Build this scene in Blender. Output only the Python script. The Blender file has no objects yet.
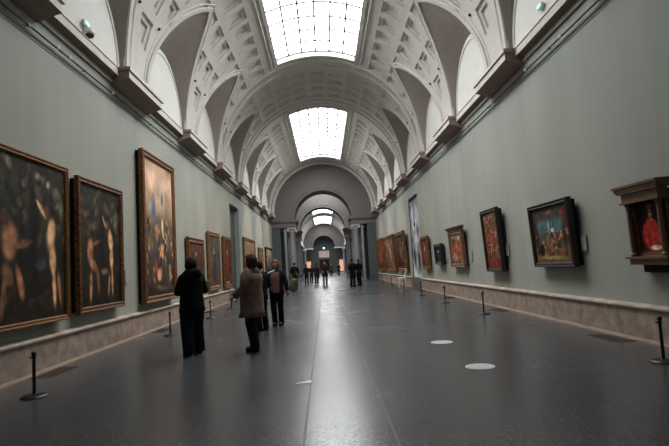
import bpy, bmesh, math, random
import numpy as np
from mathutils import Vector, Matrix, noise
PI = math.pi
rnd = random.Random(7)
C = bpy.context.scene.collection
K = 0.906            # every length below is multiplied by K at the end, giving metres
CX = 0.135           # hall centre line
HW = 5.39            # half width of the hall
XL, XR = CX-HW, CX+HW
VR, VZ = 5.25, 7.15  # barrel vault radius and springing height
Y0, YE = -3.0, 52.4
YP0, PIT = 14.37-12.02, 6.01   # vault piers

# ------------------------------------------------------------------ helpers
def link(o): C.objects.link(o); return o
def finish(bm, name, mat, parent=None, smooth=False):
    me = bpy.data.meshes.new(name)
    bm.normal_update()
    bm.to_mesh(me); bm.free()
    for m in (mat if isinstance(mat, (list, tuple)) else [mat]): me.materials.append(m)
    if smooth:
        for p in me.polygons: p.use_smooth = True
    o = link(bpy.data.objects.new(name, me))
    if parent: o.parent = parent
    return o
def empty(name, loc=(0,0,0), rotz=0, label=None, cat=None, group=None, kind=None):
    o = link(bpy.data.objects.new(name, None)); o.empty_display_size = .1
    o.location = loc; o.rotation_euler = (0,0,rotz)
    return tag(o, label, cat, group, kind)
def tag(o, label=None, cat=None, group=None, kind=None):
    if label: o['label'] = label
    if cat: o['category'] = cat
    if group: o['group'] = group
    if kind: o['kind'] = kind
    return o
def struct(o, label=None): return tag(o, label, None, None, 'structure')
def copy_tree(o, parent=None):
    c = o.copy(); C.objects.link(c)
    if parent: c.parent = parent
    for ch in [x for x in C.objects if x.parent == o]: copy_tree(ch, c)
    return c
def box(bm, x0, x1, y0, y1, z0, z1, mi=0):
    if x0 > x1: x0, x1 = x1, x0
    vs = [bm.verts.new(p) for p in ((x0,y0,z0),(x1,y0,z0),(x1,y1,z0),(x0,y1,z0),(x0,y0,z1),(x1,y0,z1),(x1,y1,z1),(x0,y1,z1))]
    for f in ((3,2,1,0),(4,5,6,7),(0,1,5,4),(1,2,6,5),(2,3,7,6),(3,0,4,7)):
        bm.faces.new([vs[i] for i in f]).material_index = mi
def bevelled(bm, w=.01, seg=1):
    bmesh.ops.bevel(bm, geom=bm.edges[:], offset=w, segments=seg, affect='EDGES')
def tube(bm, pts, rad, n=10, caps=True, mi=0, sq=None):
    pts = [Vector(p) for p in pts]
    if not isinstance(rad, (list, tuple)): rad = [rad]*len(pts)
    rings = []; up = None
    for i, p in enumerate(pts):
        a = pts[max(i-1,0)]; b = pts[min(i+1,len(pts)-1)]
        t = (b-a).normalized()
        if up is None:
            up = Vector((0,0,1)) if abs(t.z) < .9 else Vector((0,1,0))
        x = t.cross(up)
        if x.length < 1e-4: x = t.orthogonal()
        x.normalize(); y = x.cross(t).normalized(); up = y
        r = rad[i]; rx, ry = (r if isinstance(r, tuple) else (r, r))
        rings.append([bm.verts.new(p + x*math.cos(2*PI*k/n)*rx + y*math.sin(2*PI*k/n)*ry) for k in range(n)])
    for A, B in zip(rings, rings[1:]):
        for k in range(n): bm.faces.new((A[k], A[(k+1)%n], B[(k+1)%n], B[k])).material_index = mi
    if caps:
        bm.faces.new(rings[0][::-1]).material_index = mi; bm.faces.new(rings[-1]).material_index = mi
def stack(bm, rings, n=18, caps=True, mi=0, wob=0, seed=0):
    """rings: (z, cx, cy, rx, ry) horizontal ellipses"""
    R = []
    for (z, cx, cy, rx, ry) in rings:
        row = []
        for k in range(n):
            a = 2*PI*k/n
            w = 1 + wob*noise.noise(Vector((math.cos(a)*2.3+seed, math.sin(a)*2.3, z*2.2)))
            row.append(bm.verts.new((cx+rx*w*math.cos(a), cy+ry*w*math.sin(a), z)))
        R.append(row)
    for A, B in zip(R, R[1:]):
        for k in range(n): bm.faces.new((A[k], A[(k+1)%n], B[(k+1)%n], B[k])).material_index = mi
    if caps: bm.faces.new(R[0][::-1]).material_index = mi; bm.faces.new(R[-1]).material_index = mi
def lathe(bm, prof, cx=0, cy=0, n=20, mi=0):
    stack(bm, [(z, cx, cy, r, r) for r, z in prof], n, True, mi)
def extrude_y(bm, prof, y0, y1, mi=0, ny=1):
    """closed profile (x,z) swept along y"""
    R = []
    for j in range(ny+1):
        y = y0+(y1-y0)*j/ny
        R.append([bm.verts.new((x, y, z)) for x, z in prof])
    n = len(prof)
    for A, B in zip(R, R[1:]):
        for k in range(n): bm.faces.new((A[k], A[(k+1)%n], B[(k+1)%n], B[k])).material_index = mi
    bm.faces.new(R[0][::-1]).material_index = mi; bm.faces.new(R[-1]).material_index = mi
def quad(bm, a, b, c, d, mi=0):
    f = bm.faces.new([bm.verts.new(p) for p in (a,b,c,d)]); f.material_index = mi; return f

# ------------------------------------------------------------------ materials
def srgb(r, g, b):
    f = lambda c: (c/255/12.92 if c/255 <= .04045 else ((c/255+.055)/1.055)**2.4)
    return (f(r), f(g), f(b), 1)
def mat(name, col, rough=.6, metal=0, noise_scale=None, amt=.1, bump=0, stretch=(1,1,1), col2=None, spec=.5, detail=4, sheen=0, lo=.35, hi=.65):
    m = bpy.data.materials.new(name); m.use_nodes = True
    nt = m.node_tree; b = nt.nodes['Principled BSDF']
    b.inputs['Base Color'].default_value = col; b.inputs['Roughness'].default_value = rough
    b.inputs['Metallic'].default_value = metal; b.inputs['Specular IOR Level'].default_value = spec
    tc = nt.nodes.new('ShaderNodeTexCoord'); mp = nt.nodes.new('ShaderNodeMapping')
    mp.inputs['Scale'].default_value = stretch
    nt.links.new(tc.outputs['Object'], mp.inputs['Vector'])
    nz = nt.nodes.new('ShaderNodeTexNoise'); nz.inputs['Scale'].default_value = noise_scale or 8; nz.inputs['Detail'].default_value = detail
    nt.links.new(mp.outputs['Vector'], nz.inputs['Vector'])
    rp = nt.nodes.new('ShaderNodeValToRGB'); rp.color_ramp.elements[0].position = lo; rp.color_ramp.elements[1].position = hi
    c2 = col2 or tuple(min(1, c*(1+amt)) for c in col[:3])+(1,)
    c1 = col if col2 else tuple(c*(1-amt) for c in col[:3])+(1,)
    rp.color_ramp.elements[0].color = c1; rp.color_ramp.elements[1].color = c2
    nt.links.new(nz.outputs['Fac'], rp.inputs['Fac']); nt.links.new(rp.outputs['Color'], b.inputs['Base Color'])
    if bump:
        bp = nt.nodes.new('ShaderNodeBump'); bp.inputs['Strength'].default_value = bump; bp.inputs['Distance'].default_value = .02
        nt.links.new(nz.outputs['Fac'], bp.inputs['Height']); nt.links.new(bp.outputs['Normal'], b.inputs['Normal'])
    return m
def emis(name, col, s):
    m = bpy.data.materials.new(name); m.use_nodes = True
    nt = m.node_tree; b = nt.nodes['Principled BSDF']
    b.inputs['Base Color'].default_value = col; b.inputs['Emission Color'].default_value = col; b.inputs['Emission Strength'].default_value = s
    return m
M = {}
M['plaster'] = mat('plaster', srgb(191,188,181), .85, noise_scale=3, amt=.04)
M['lunette'] = mat('lunette_plaster', srgb(206,206,200), .85, noise_scale=2, amt=.03)
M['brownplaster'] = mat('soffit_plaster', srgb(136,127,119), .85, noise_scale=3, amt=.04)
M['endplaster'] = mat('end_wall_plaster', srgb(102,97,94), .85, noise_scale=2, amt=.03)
M['cornice'] = mat('cornice_stone', srgb(204,198,188), .8, noise_scale=6, amt=.06)
M['cornicedark'] = mat('brown_shaded_soffit', srgb(138,120,110), .85, noise_scale=6, amt=.06)  # brown paint and underside shade in one colour
M['paint'] = mat('wall_paint', srgb(148,152,144), .8, noise_scale=1.2, amt=.05, stretch=(1,1,.12), detail=5)
M['teal'] = mat('teal_paint', srgb(76,82,80), .8, noise_scale=2, amt=.05)
M['column'] = mat('column_stone', srgb(140,140,142), .45, noise_scale=5, amt=.14, stretch=(1,1,.5))
M['dado'] = mat('dado_marble', srgb(120,106,96), .5, noise_scale=4.5, bump=.04, col2=srgb(168,150,138), detail=12, lo=.3, hi=.7)
M['dadocap'] = mat('dado_cap_marble', srgb(150,138,124), .5, noise_scale=4, col2=srgb(186,174,160), detail=8)
M['plinth'] = mat('plinth_marble', srgb(186,160,138), .4, noise_scale=5, amt=.08)
M['black'] = mat('black_metal', srgb(20,20,21), .45, noise_scale=20, amt=.1)
M['darkwood'] = mat('dark_wood', srgb(38,26,20), .5, noise_scale=6, amt=.25, stretch=(1,1,6))
M['wood'] = mat('walnut_wood', srgb(104,74,48), .5, noise_scale=8, amt=.25, stretch=(1,1,5))
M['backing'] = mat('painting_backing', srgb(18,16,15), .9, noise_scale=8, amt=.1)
M['gold'] = mat('gilt', srgb(92,58,26), .42, .3, noise_scale=26, col2=srgb(160,110,60), detail=6, bump=.3)
M['oldgold'] = mat('old_gilt', srgb(52,32,18), .5, .2, noise_scale=24, col2=srgb(140,92,50), detail=6, bump=.4)
M['bar'] = mat('glazing_bar', srgb(60,62,65), .6, noise_scale=10, amt=.03)
M['whitemetal'] = mat('white_enamel', srgb(215,216,214), .35, noise_scale=10, amt=.03)
M['glassdark'] = mat('camera_glass', srgb(12,12,14), .1, noise_scale=10, amt=.05)
M['label'] = mat('label_card', srgb(150,152,148), .6, noise_scale=10, amt=.04)
M['disc'] = mat('floor_sticker', srgb(205,210,212), .4, noise_scale=14, amt=.05)
M['grille'] = mat('floor_grille', srgb(78,64,50), .55, noise_scale=20, amt=.2)
M['paper'] = mat('paper', srgb(214,212,206), .7, noise_scale=5, amt=.03)
M['sky'] = emis('daylit_glass', (.97,.985,1,1), 9.2)
M['greenlamp'] = emis('green_lamp', (.25,.9,.7,1), .9)
M['whitelamp'] = emis('white_lamp', (.9,.95,1,1), 8)
M['warmroom'] = emis('lit_room', srgb(236,176,140), .6)
M['palesign'] = mat('pale_panel', srgb(225,205,190), .6, noise_scale=3, amt=.1)

def floor_mat():
    m = bpy.data.materials.new('polished_floor'); m.use_nodes = True
    nt = m.node_tree; b = nt.nodes['Principled BSDF']; L = nt.links.new
    tc = nt.nodes.new('ShaderNodeTexCoord')
    n1 = nt.nodes.new('ShaderNodeTexNoise'); n1.inputs['Scale'].default_value = 26; n1.inputs['Detail'].default_value = 9; n1.inputs['Roughness'].default_value = .75
    n2 = nt.nodes.new('ShaderNodeTexNoise'); n2.inputs['Scale'].default_value = .5; n2.inputs['Detail'].default_value = 5
    for n in (n1, n2): L(tc.outputs['Object'], n.inputs['Vector'])
    r = nt.nodes.new('ShaderNodeValToRGB'); r.color_ramp.elements[0].position = .36; r.color_ramp.elements[1].position = .64
    r.color_ramp.elements[0].color = srgb(34,36,39); r.color_ramp.elements[1].color = srgb(92,95,99)
    L(n1.outputs['Fac'], r.inputs['Fac'])
    r2 = nt.nodes.new('ShaderNodeValToRGB'); r2.color_ramp.elements[0].color = (.82,.82,.82,1); r2.color_ramp.elements[1].color = (1.12,1.12,1.12,1)
    L(n2.outputs['Fac'], r2.inputs['Fac'])
    mx = nt.nodes.new('ShaderNodeMix'); mx.data_type = 'RGBA'; mx.blend_type = 'MULTIPLY'; mx.inputs['Factor'].default_value = 1
    L(r.outputs['Color'], mx.inputs['A']); L(r2.outputs['Color'], mx.inputs['B'])
    br = nt.nodes.new('ShaderNodeTexBrick'); br.offset = 0
    br.inputs['Scale'].default_value = 1; br.inputs['Mortar Size'].default_value = .006; br.inputs['Brick Width'].default_value = 2.18; br.inputs['Row Height'].default_value = 2.18
    br.inputs['Color1'].default_value = (1,1,1,1); br.inputs['Color2'].default_value = (.94,.94,.94,1); br.inputs['Mortar'].default_value = (.72,.72,.72,1)
    L(tc.outputs['Object'], br.inputs['Vector'])
    m2 = nt.nodes.new('ShaderNodeMix'); m2.data_type = 'RGBA'; m2.blend_type = 'MULTIPLY'; m2.inputs['Factor'].default_value = 1
    L(mx.outputs['Result'], m2.inputs['A']); L(br.outputs['Color'], m2.inputs['B']); L(m2.outputs['Result'], b.inputs['Base Color'])
    mr = nt.nodes.new('ShaderNodeMapRange'); mr.inputs['To Min'].default_value = .20; mr.inputs['To Max'].default_value = .32
    L(n2.outputs['Fac'], mr.inputs['Value']); L(mr.outputs['Result'], b.inputs['Roughness'])
    b.inputs['Specular IOR Level'].default_value = .5
    bp = nt.nodes.new('ShaderNodeBump'); bp.inputs['Strength'].default_value = .04; bp.inputs['Distance'].default_value = .01
    L(n1.outputs['Fac'], bp.inputs['Height']); L(bp.outputs['Normal'], b.inputs['Normal'])
    return m
M['floor'] = floor_mat()

# ------------------------------------------------------------------ floor
bm = bmesh.new(); box(bm, XL-2.5, XR+2.5, Y0-.5, 140, -.2, 0)
struct(finish(bm, 'floor', M['floor']))
bm = bmesh.new()
for x in (-.28, .57): box(bm, x-.012, x+.012, Y0, YE, 0, .002)
struct(finish(bm, 'trim_1', M['black']), 'narrow dark joint strips along the middle of the floor')

# ------------------------------------------------------------------ side walls, dado
DOOR = (28.95, 32.0, 5.5)
def dark_soffit(bm):     # undersides and end faces: brown paint with shade put into the colour
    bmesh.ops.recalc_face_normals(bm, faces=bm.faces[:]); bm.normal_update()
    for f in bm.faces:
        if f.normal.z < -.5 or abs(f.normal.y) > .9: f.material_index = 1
def side_wall(s):
    X = lambda d: (XL+d if s < 0 else XR-d)
    nm = 'left' if s < 0 else 'right'
    bm = bmesh.new()
    box(bm, X(0), X(-.6), Y0, DOOR[0], 0, 7.1); box(bm, X(0), X(-.6), DOOR[1], YE+10, 0, 7.1)
    box(bm, X(0), X(-.6), DOOR[0], DOOR[1], DOOR[2], 7.1)
    w = struct(finish(bm, 'wall_'+nm, M['paint']))
    # dado
    def prof(d0, d1, z0, z1): return [(X(0), z0), (X(d0), z0), (X(d1), z1), (X(0), z1)][::(1 if s > 0 else -1)]
    bm = bmesh.new()
    for a, b in ((Y0, DOOR[0]-.05), (DOOR[1]+.05, YE)):
        y = a
        while y < b-.01:
            y2 = min(y+3.01, b)
            extrude_y(bm, prof(.12,.10,.045,.55), y+.004, y2-.004); y = y2
    d = struct(finish(bm, 'baseboard_'+nm, M['dado']))
    bm = bmesh.new()
    for a, b in ((Y0, DOOR[0]-.05), (DOOR[1]+.05, YE)):
        y = a
        while y < b-.01:
            y2 = min(y+1.505, b)
            extrude_y(bm, [(X(0),.55),(X(.12),.55),(X(.15),.57),(X(.15),.60),(X(.12),.62),(X(0),.635)][::(1 if s > 0 else -1)], y+.004, y2-.004); y = y2
    finish(bm, 'cap', M['dadocap'], d)
    bm = bmesh.new()
    for a, b in ((Y0, DOOR[0]-.05), (DOOR[1]+.05, YE)): extrude_y(bm, prof(.145,.14,0,.045), a, b)
    finish(bm, 'plinth', M['plinth'], d)
    # doorway reveal and dark space behind
    bm = bmesh.new()
    box(bm, X(-.62), X(-.9), DOOR[0]-.25, DOOR[0], 0, DOOR[2]+.2); box(bm, X(-.62), X(-.9), DOOR[1], DOOR[1]+.25, 0, DOOR[2]+.2)
    box(bm, X(-.62), X(-.9), DOOR[0], DOOR[1], DOOR[2], DOOR[2]+.2)
    box(bm, X(-2.4), X(-2.5), DOOR[0]-1, DOOR[1]+1, 0, DOOR[2]+.2); box(bm, X(-.9), X(-2.4), DOOR[0]-1, DOOR[0]-.9, 0, DOOR[2]+.2)
    box(bm, X(-.9), X(-2.4), DOOR[1]+.9, DOOR[1]+1, 0, DOOR[2]+.2); box(bm, X(-.6), X(-2.5), DOOR[0]-1, DOOR[1]+1, DOOR[2]+.2, DOOR[2]+.4)
    struct(finish(bm, 'door_%d' % (1 if s < 0 else 2), M['teal'] if s < 0 else M['plaster']))
    if s < 0:
        bm = bmesh.new(); box(bm, X(-.3), X(-.5), DOOR[0], DOOR[1], 0, DOOR[2]); struct(finish(bm, 'door_3', M['teal']))
    # cornice with brackets
    bm = bmesh.new()
    P = [(0,6.62),(.045,6.62),(.06,6.65),(.045,6.69),(.02,6.70),(.02,6.75),(.05,6.77),(.22,6.79),(.22,6.98),(.24,6.985),(.24,7.0),(0,7.03)]
    extrude_y(bm, [(X(d), z) for d, z in P][::(1 if s > 0 else -1)], Y0, YE)
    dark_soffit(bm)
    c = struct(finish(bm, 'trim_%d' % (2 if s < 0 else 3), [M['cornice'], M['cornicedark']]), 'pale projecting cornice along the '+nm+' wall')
    bm = bmesh.new()
    Q = [(0,6.56),(.06,6.56),(.30,6.66),(.50,6.72),(.50,6.92),(0,6.93)]
    extrude_y(bm, [((d if s < 0 else -d), z-6.42) for d, z in Q][::(1 if s > 0 else -1)], -1.33, 1.33)
    for z0_, z1_, e_ in ((6.885,7.01,.04),): box(bm, 0, (1 if s < 0 else -1)*.54, -1.33-e_, 1.33+e_, z0_-6.42+.03, z1_-6.42)
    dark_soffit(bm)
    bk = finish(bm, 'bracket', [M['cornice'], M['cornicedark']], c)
    k = 0
    while YP0+PIT*k < YE-.5:
        o = bk if k == 0 else bk.copy()
        if k: C.objects.link(o)
        o.parent = c; o.location = (X(0), YP0+PIT*k-.22, 6.42); k += 1
side_wall(-1); side_wall(1)
bm = bmesh.new(); box(bm, XL-.6, XR+.6, Y0-.4, Y0, 0, 13)
struct(finish(bm, 'wall_back', M['paint']))

# ------------------------------------------------------------------ vault
def VP(y, th, side, r=VR):
    a = math.radians(th)
    return Vector((CX + side*r*math.cos(a), y, VZ + r*math.sin(a)))
OUT = [(0,2.12),(5,2.10),(10,2.03),(15,1.90),(20,1.72),(25,1.50),(30,1.24),(35,.92),(38,.70),(41,.44),(43,.22),(44.5,0)]
def ow(th):
    if th >= 44.5: return 0
    for (a, wa), (b, wb) in zip(OUT, OUT[1:]):
        if a <= th <= b: return wa+(wb-wa)*(th-a)/(b-a)
    return 0
def clip(poly, sgn, yc):   # keep where sgn*(y-yc) >= w(th); poly of (y, th, off)
    f = lambda p: sgn*(p[0]-yc)-ow(p[1])
    out = []
    for i in range(len(poly)):
        a, b = poly[i], poly[(i+1) % len(poly)]; fa, fb = f(a), f(b)
        if fa >= 0: out.append(a)
        if (fa > 0 and fb < 0) or (fa < 0 and fb > 0):
            t = fa/(fa-fb); out.append(tuple(a[k]+(b[k]-a[k])*t for k in range(3)))
    return out
COF = (.06, .12)
ROWC = {1:54.55, 2:42.05, 3:29.65, 4:17.15}
HALF, HIN = .43, .275      # outer and inner half size of a coffer
AH, AI = math.degrees(HALF/VR), math.degrees(HIN/VR)
E_ = .012; EA = math.degrees(E_/VR)
def vault(name, y0, y1, holes, bands, lunettes=True, fine=True):
    """holes: skylight (ya,yb); bands: plain sail-less sections (ya,yb) coffered across the crown"""
    bm = bmesh.new()
    for side in (-1, 1):
        cof = []; cut = []
        if fine:
            k = -2
            while YP0+PIT*k < y1+3:
                yp = YP0+PIT*k
                for j in (-2,-1,0,1,2):
                    yy = yp+1.2*j
                    inb = any(a-.55 < yy < a+1.15 or b-1.15 < yy < b+.55 for a, b in bands)
                    if yy < y0+.6 or yy > y1-.9: continue
                    if not inb:
                        cof.append((yy, 54.55))
                        if abs(j) < 2: cof.append((yy, 42.05))
                        else: cut.append((yy, 44.85, .36, 1.9))
                    if j == 0 and not inb: cof.append((yy, 29.65))
                    if abs(j) == 1 and not inb: cut.append((yy-.08*j, 30.65, .33, 3.75))
                    if j == 0: cof.append((yy, 17.15))
                    if any(a+1.15 <= yy <= b-1.15 for a, b in bands):
                        for t in (66.4, 78.2, 90): cof.append((yy, t))
                k += 1
        # the coffer beside a lunette peak is cut by it: drop the ones it would overlap
        def okc(yy, t):
            for k in range(-2, 10):
                yc = YP0+PIT*(k+.5)
                if abs(yy-yc) < HALF+ow(t)-.25: return False
            return True
        cof = [(c[0], c[1], HALF, AH) for c in cof if c[1] > 50 or okc(*c)]+cut
        ys = {y0, y1}; ths = set(range(0, 91, 3)) | {float(a) for a, _ in OUT} | {67.9}
        if not fine: ths = set(range(0, 91, 6)) | {67.9}
        for yy, t, hy, ht in cof:
            iy, it = hy-HALF+HIN, ht-AH+AI
            for s in (-1, 1):
                ys |= {round(yy+s*hy,4), round(yy+s*(hy-E_),4), round(yy+s*iy,4), round(yy+s*(iy-E_),4)}
                for v in (t+s*ht, t+s*(ht-EA), t+s*it, t+s*(it-EA)):
                    if it < 0.3 and v not in (t+s*ht, t+s*(ht-EA)): continue
                    if v <= 90: ths.add(round(v,4))
        for a, b in holes: ys |= {a, b}
        ys = sorted(y for y in ys if y0 <= y <= y1); ths = sorted(t for t in ths if 0 <= t <= 90)
        if lunettes:   # keep the parameter cells small in y around lunettes
            pass
        byt = {}
        for c in cof: byt.setdefault((round(c[1],2), c[2], c[3]), []).append(c[0])
        def off(y, t):
            for (tc, hy, ht), L in byt.items():
                if abs(t-tc) <= ht+1e-3:
                    for yy in L:
                        if abs(y-yy) <= hy+1e-3:
                            dy, dt = abs(y-yy), abs(t-tc)
                            iy, it = hy-HALF+HIN, ht-AH+AI
                            if it > .3 and dy <= iy-E_+1e-3 and dt <= it-EA+1e-3: return COF[1]
                            if dy <= hy-E_+1e-3 and dt <= ht-EA+1e-3: return COF[0]
            return 0.0
        cache = {}
        def V(p):
            key = (round(p[0],4), round(p[1],4), round(p[2],4))
            if key not in cache: cache[key] = bm.verts.new(VP(p[0], p[1], side, VR+p[2]))
            return cache[key]
        O = [[off(y, t) for t in ths] for y in ys]
        cs = [YP0+PIT*(k+.5) for k in range(-2, 10)] if lunettes else []
        for i in range(len(ys)-1):
            ya, yb = ys[i], ys[i+1]
            for j in range(len(ths)-1):
                ta, tb = ths[j], ths[j+1]; tm = (ta+tb)/2
                if tm > 67.9 and any(a-1e-3 <= ya and yb <= b+1e-3 for a, b in holes): continue
                poly = [(ya,ta,O[i][j]),(yb,ta,O[i+1][j]),(yb,tb,O[i+1][j+1]),(ya,tb,O[i][j+1])]
                pieces = [poly]
                if tm < 44.5 and cs:
                    for yc in cs:
                        w = ow(ta)
                        if yb <= yc-w or ya >= yc+w: continue
                        nw = []
                        for p in pieces:
                            # split at the centre so both halves clip against a one-sided curve
                            l = clip(p, -1, yc); r = clip(p, 1, yc)
                            if len(l) > 2: nw.append(l)
                            if len(r) > 2: nw.append(r)
                        pieces = nw
                for p in pieces:
                    vs = []
                    for q in p:
                        v = V(q)
                        if v not in vs: vs.append(v)
                    if len(vs) > 2:
                        try: bm.faces.new(vs if side < 0 else vs[::-1])
                        except ValueError: pass
    return struct(finish(bm, name, M['plaster']))
BAND = (25.75, 33.3)
SKY1, SKY2 = (10.0, 25.2), (33.75, 49.3)
vault('ceiling', Y0, YE, [SKY1, SKY2], [(2.0, 9.6), BAND])

# arch mouldings, soffits and walls of the lunettes
def soffit_and_wall():
    for side in (-1, 1):
        nm = 'left' if side < 0 else 'right'
        sb, wb, mb, lb = bmesh.new(), bmesh.new(), bmesh.new(), bmesh.new()
        X = CX+side*HW
        for k in range(-1, 8):
            yc = YP0+PIT*(k+.5)
            if yc < 3 or yc > YE-1.5: continue
            N = 14
            for s in (-1, 1):
                prev = None
                for i in range(N+1):
                    t = i/N
                    a = t*PI/2
                    wv = Vector((X, yc+s*2.12*math.cos(a), 7.2+2.2*math.sin(a)))
                    th = 44.5*math.sin(t*PI/2)**1.0
                    bv = VP(yc+s*ow(th), th, side)
                    vs = [sb.verts.new(wv.lerp(bv, q/3)) for q in range(4)]
                    if prev:
                        for q in range(3):
                            f = [prev[q], vs[q], vs[q+1], prev[q+1]]
                            sb.faces.new(f)
                    prev = vs
                # raised moulding following the opening on the vault
                p1, p2, p3, p4 = [], [], [], []
                for i in range(19):
                    th = 44.5*i/18
                    w = ow(th)
                    d = .20
                    o1 = VP(yc+s*w, th, side, VR-.05); o0 = VP(yc+s*w, th, side, VR+.04)
                    thx = th+ (2.0*(i/18)**3)
                    o2 = VP(yc+s*(w+d*(1-(i/18)**4*1.0)), thx, side, VR-.05); o3 = VP(yc+s*(w+d*(1-(i/18)**4)), thx, side, VR+.01)
                    p1.append(o0); p2.append(o1); p3.append(o2); p4.append(o3)
                for A, B in ((p1,p2),(p2,p3),(p3,p4)):
                    va = [mb.verts.new(p) for p in A]; vb = [mb.verts.new(p) for p in B]
                    for i in range(18): mb.faces.new((va[i], va[i+1], vb[i+1], vb[i]))
                # a second thin roll outside it
                tube(mb, [VP(yc+s*(ow(t_)+.34*(1-(t_/44.5)**6)), min(t_+3.4*(t_/44.5)**3, 48), side, VR-.0) for t_ in [44.5*i/18 for i in range(19)]], .03, 6, mi=0)
            # lunette wall
            pts = [Vector((X, yc+2.12*math.cos(a), 7.2+2.2*math.sin(a))) for a in [PI*i/24 for i in range(25)]]
            pts = [Vector((X, yc+2.12, 7.0))]+pts+[Vector((X, yc-2.12, 7.0))]
            wb.faces.new([wb.verts.new(p) for p in pts])
            for r, rr in ((1.95,.02),):
                tube(lb, [Vector((X-side*.012, yc+r*math.cos(a), 7.2+(r+.06)*math.sin(a))) for a in [PI*i/24 for i in range(25)]], rr, 6)
        # pier faces between springing and cornice
        for k in range(-1, 9):
            yp = YP0+PIT*k
            if yp < Y0 or yp > YE+2: continue
            a, b = yp-.89, min(yp+.89, YE)
            if a < b:
                box(wb, CX+side*VR, X+side*.2, a, b, 6.98, 7.152)
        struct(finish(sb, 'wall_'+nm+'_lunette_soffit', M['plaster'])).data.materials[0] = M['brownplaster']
        struct(finish(wb, 'wall_'+nm+'_lunette', M['lunette']))
        struct(finish(mb, 'trim_%d' % (4 if side < 0 else 5), M['plaster'], smooth=False), 'raised mouldings around the lunette openings on the '+nm)
        struct(finish(lb, 'trim_%d' % (6 if side < 0 else 7), M['cornice']), 'thin arched line mouldings on the '+nm+' lunettes')
soffit_and_wall()
# small dark bosses beside the lowest coffers
bm = bmesh.new()
for side in (-1, 1):
    for k in range(1, 9):
        yp = YP0+PIT*k
        for s in (-1, 1):
            for y_, t_ in ((yp+s*.82, 22.6),):
                p = VP(y_, t_, side, VR-.02)
                bmesh.ops.create_icosphere(bm, subdivisions=1, radius=.055, matrix=Matrix.Translation(p))
struct(finish(bm, 'trim_8', M['backing']), 'small dark bosses on the vault')
# transverse ring mouldings
bm = bmesh.new()
def ring(bm, y, w, r0=VR-.06, r1=VR+.02, n=60):
    pr = None
    for i in range(n+1):
        a = PI*i/n
        q = [bm.verts.new((CX+r*math.cos(a), yy, VZ+r*math.sin(a))) for r, yy in ((r1,y),(r0,y),(r0,y+w),(r1,y+w))]
        if pr:
            for j in range(3): bm.faces.new((pr[j], q[j], q[j+1], pr[j+1]))
        pr = q
for y in (25.75, 26.55, 32.25, 33.0, 9.2): ring(bm, y, .16)
ring(bm, YE-.5, .5, VR-.22)
struct(finish(bm, 'trim_9', M['plaster']), 'transverse arch mouldings across the vault')

# skylights
def skylight(n, ya, yb, step=1.22, cyc=True, r=VR):
    root = empty('window_%d' % n); struct(root, 'long glazed skylight in the crown of the vault')
    bm = bmesh.new(); N = 24; t0 = 67.9
    angs = [t0+(180-2*t0)*i/N for i in range(N+1)]
    P = lambda y, t, rr: (CX+rr*math.cos(math.radians(t)), y, VZ+rr*math.sin(math.radians(t)))
    for i in range(N):
        quad(bm, P(ya,angs[i],r+.34), P(yb,angs[i],r+.34), P(yb,angs[i+1],r+.34), P(ya,angs[i+1],r+.34))
    g = finish(bm, 'glass', M['sky'], root)
    bm = bmesh.new()   # curb
    for i in range(N):
        for y in (ya, yb): quad(bm, P(y,angs[i],r-.05), P(y,angs[i+1],r-.05), P(y,angs[i+1],r+.36), P(y,angs[i],r+.36))
        for y, w in ((ya-.16,.16),(yb,.16)): quad(bm, P(y,angs[i],r-.05), P(y,angs[i+1],r-.05), P(y+w,angs[i+1],r-.05), P(y+w,angs[i],r-.05))
    for t, s in ((t0,-1),(180-t0,1)):
        quad(bm, P(ya,t,r-.05), P(yb,t,r-.05), P(yb,t,r+.36), P(ya,t,r+.36))
        quad(bm, P(ya-.16,t,r-.05), P(yb+.16,t,r-.05), P(yb+.16,t+s*1.8,r-.05), P(ya-.16,t+s*1.8,r-.05))
        quad(bm, P(ya-.16,t+s*1.8,r-.05), P(yb+.16,t+s*1.8,r-.05), P(yb+.16,t+s*1.8,r+.01), P(ya-.16,t+s*1.8,r+.01))
    finish(bm, 'frame', M['plaster'], root)
    # plain outer border moulding
    bm = bmesh.new()
    for t in (64.2, 115.8): tube(bm, [P(ya-.3,t,r), P(yb+.2,t,r)], .05, 6)
    finish(bm, 'moulding', M['plaster'], root)
    bm = bmesh.new()
    for j in range(7):
        t = t0+(180-2*t0)*j/6
        tube(bm, [P(ya,t,r+.20), P(yb,t,r+.20)], .044 if n == 1 else .06, 6)
    y = yb
    while y > ya:
        tube(bm, [P(y,a,r+.20) for a in angs], .036, 6); y -= step
    finish(bm, 'glazing_bars', M['bar'], root)
skylight(1, *SKY1); skylight(2, *SKY2)

# ------------------------------------------------------------------ end screen walls with arch and columns
def arch_wall(name, y, th, r, zc, m, zb=6.3, hw=5.7, top=7.0, cx=.1, m2=None, label=None):
    bm = bmesh.new(); n = 40; rows = []
    for i in range(n+1):
        a = PI*i/n
        co, si = math.cos(a), math.sin(a)
        f = min(hw/max(abs(co),1e-6), top/max(abs(si),1e-6))
        q = [(cx+r*co, y, zc+r*si), (cx+f*co, y, zc+f*si), (cx+r*co, y+th, zc+r*si), (cx+f*co, y+th, zc+f*si)]
        rows.append([bm.verts.new(p) for p in q])
    for A, B in zip(rows, rows[1:]):
        bm.faces.new((A[0], B[0], B[1], A[1])); bm.faces.new((A[2], A[3], B[3], B[2]))
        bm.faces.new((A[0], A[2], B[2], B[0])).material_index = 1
    for A in (rows[0], rows[-1]):
        p = [v.co.copy() for v in A]
        x0, x1 = sorted((p[0].x, p[1].x)); box(bm, x0, x1, y, y+th, zb, zc)
    # archivolt moulding
    tube(bm, [(cx+(r+.28)*math.cos(PI*i/n), y-.0, zc+(r+.28)*math.sin(PI*i/n)) for i in range(n+1)], .05, 6, mi=2)
    return struct(finish(bm, name, [m, m2 or m, m]), label)
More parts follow.
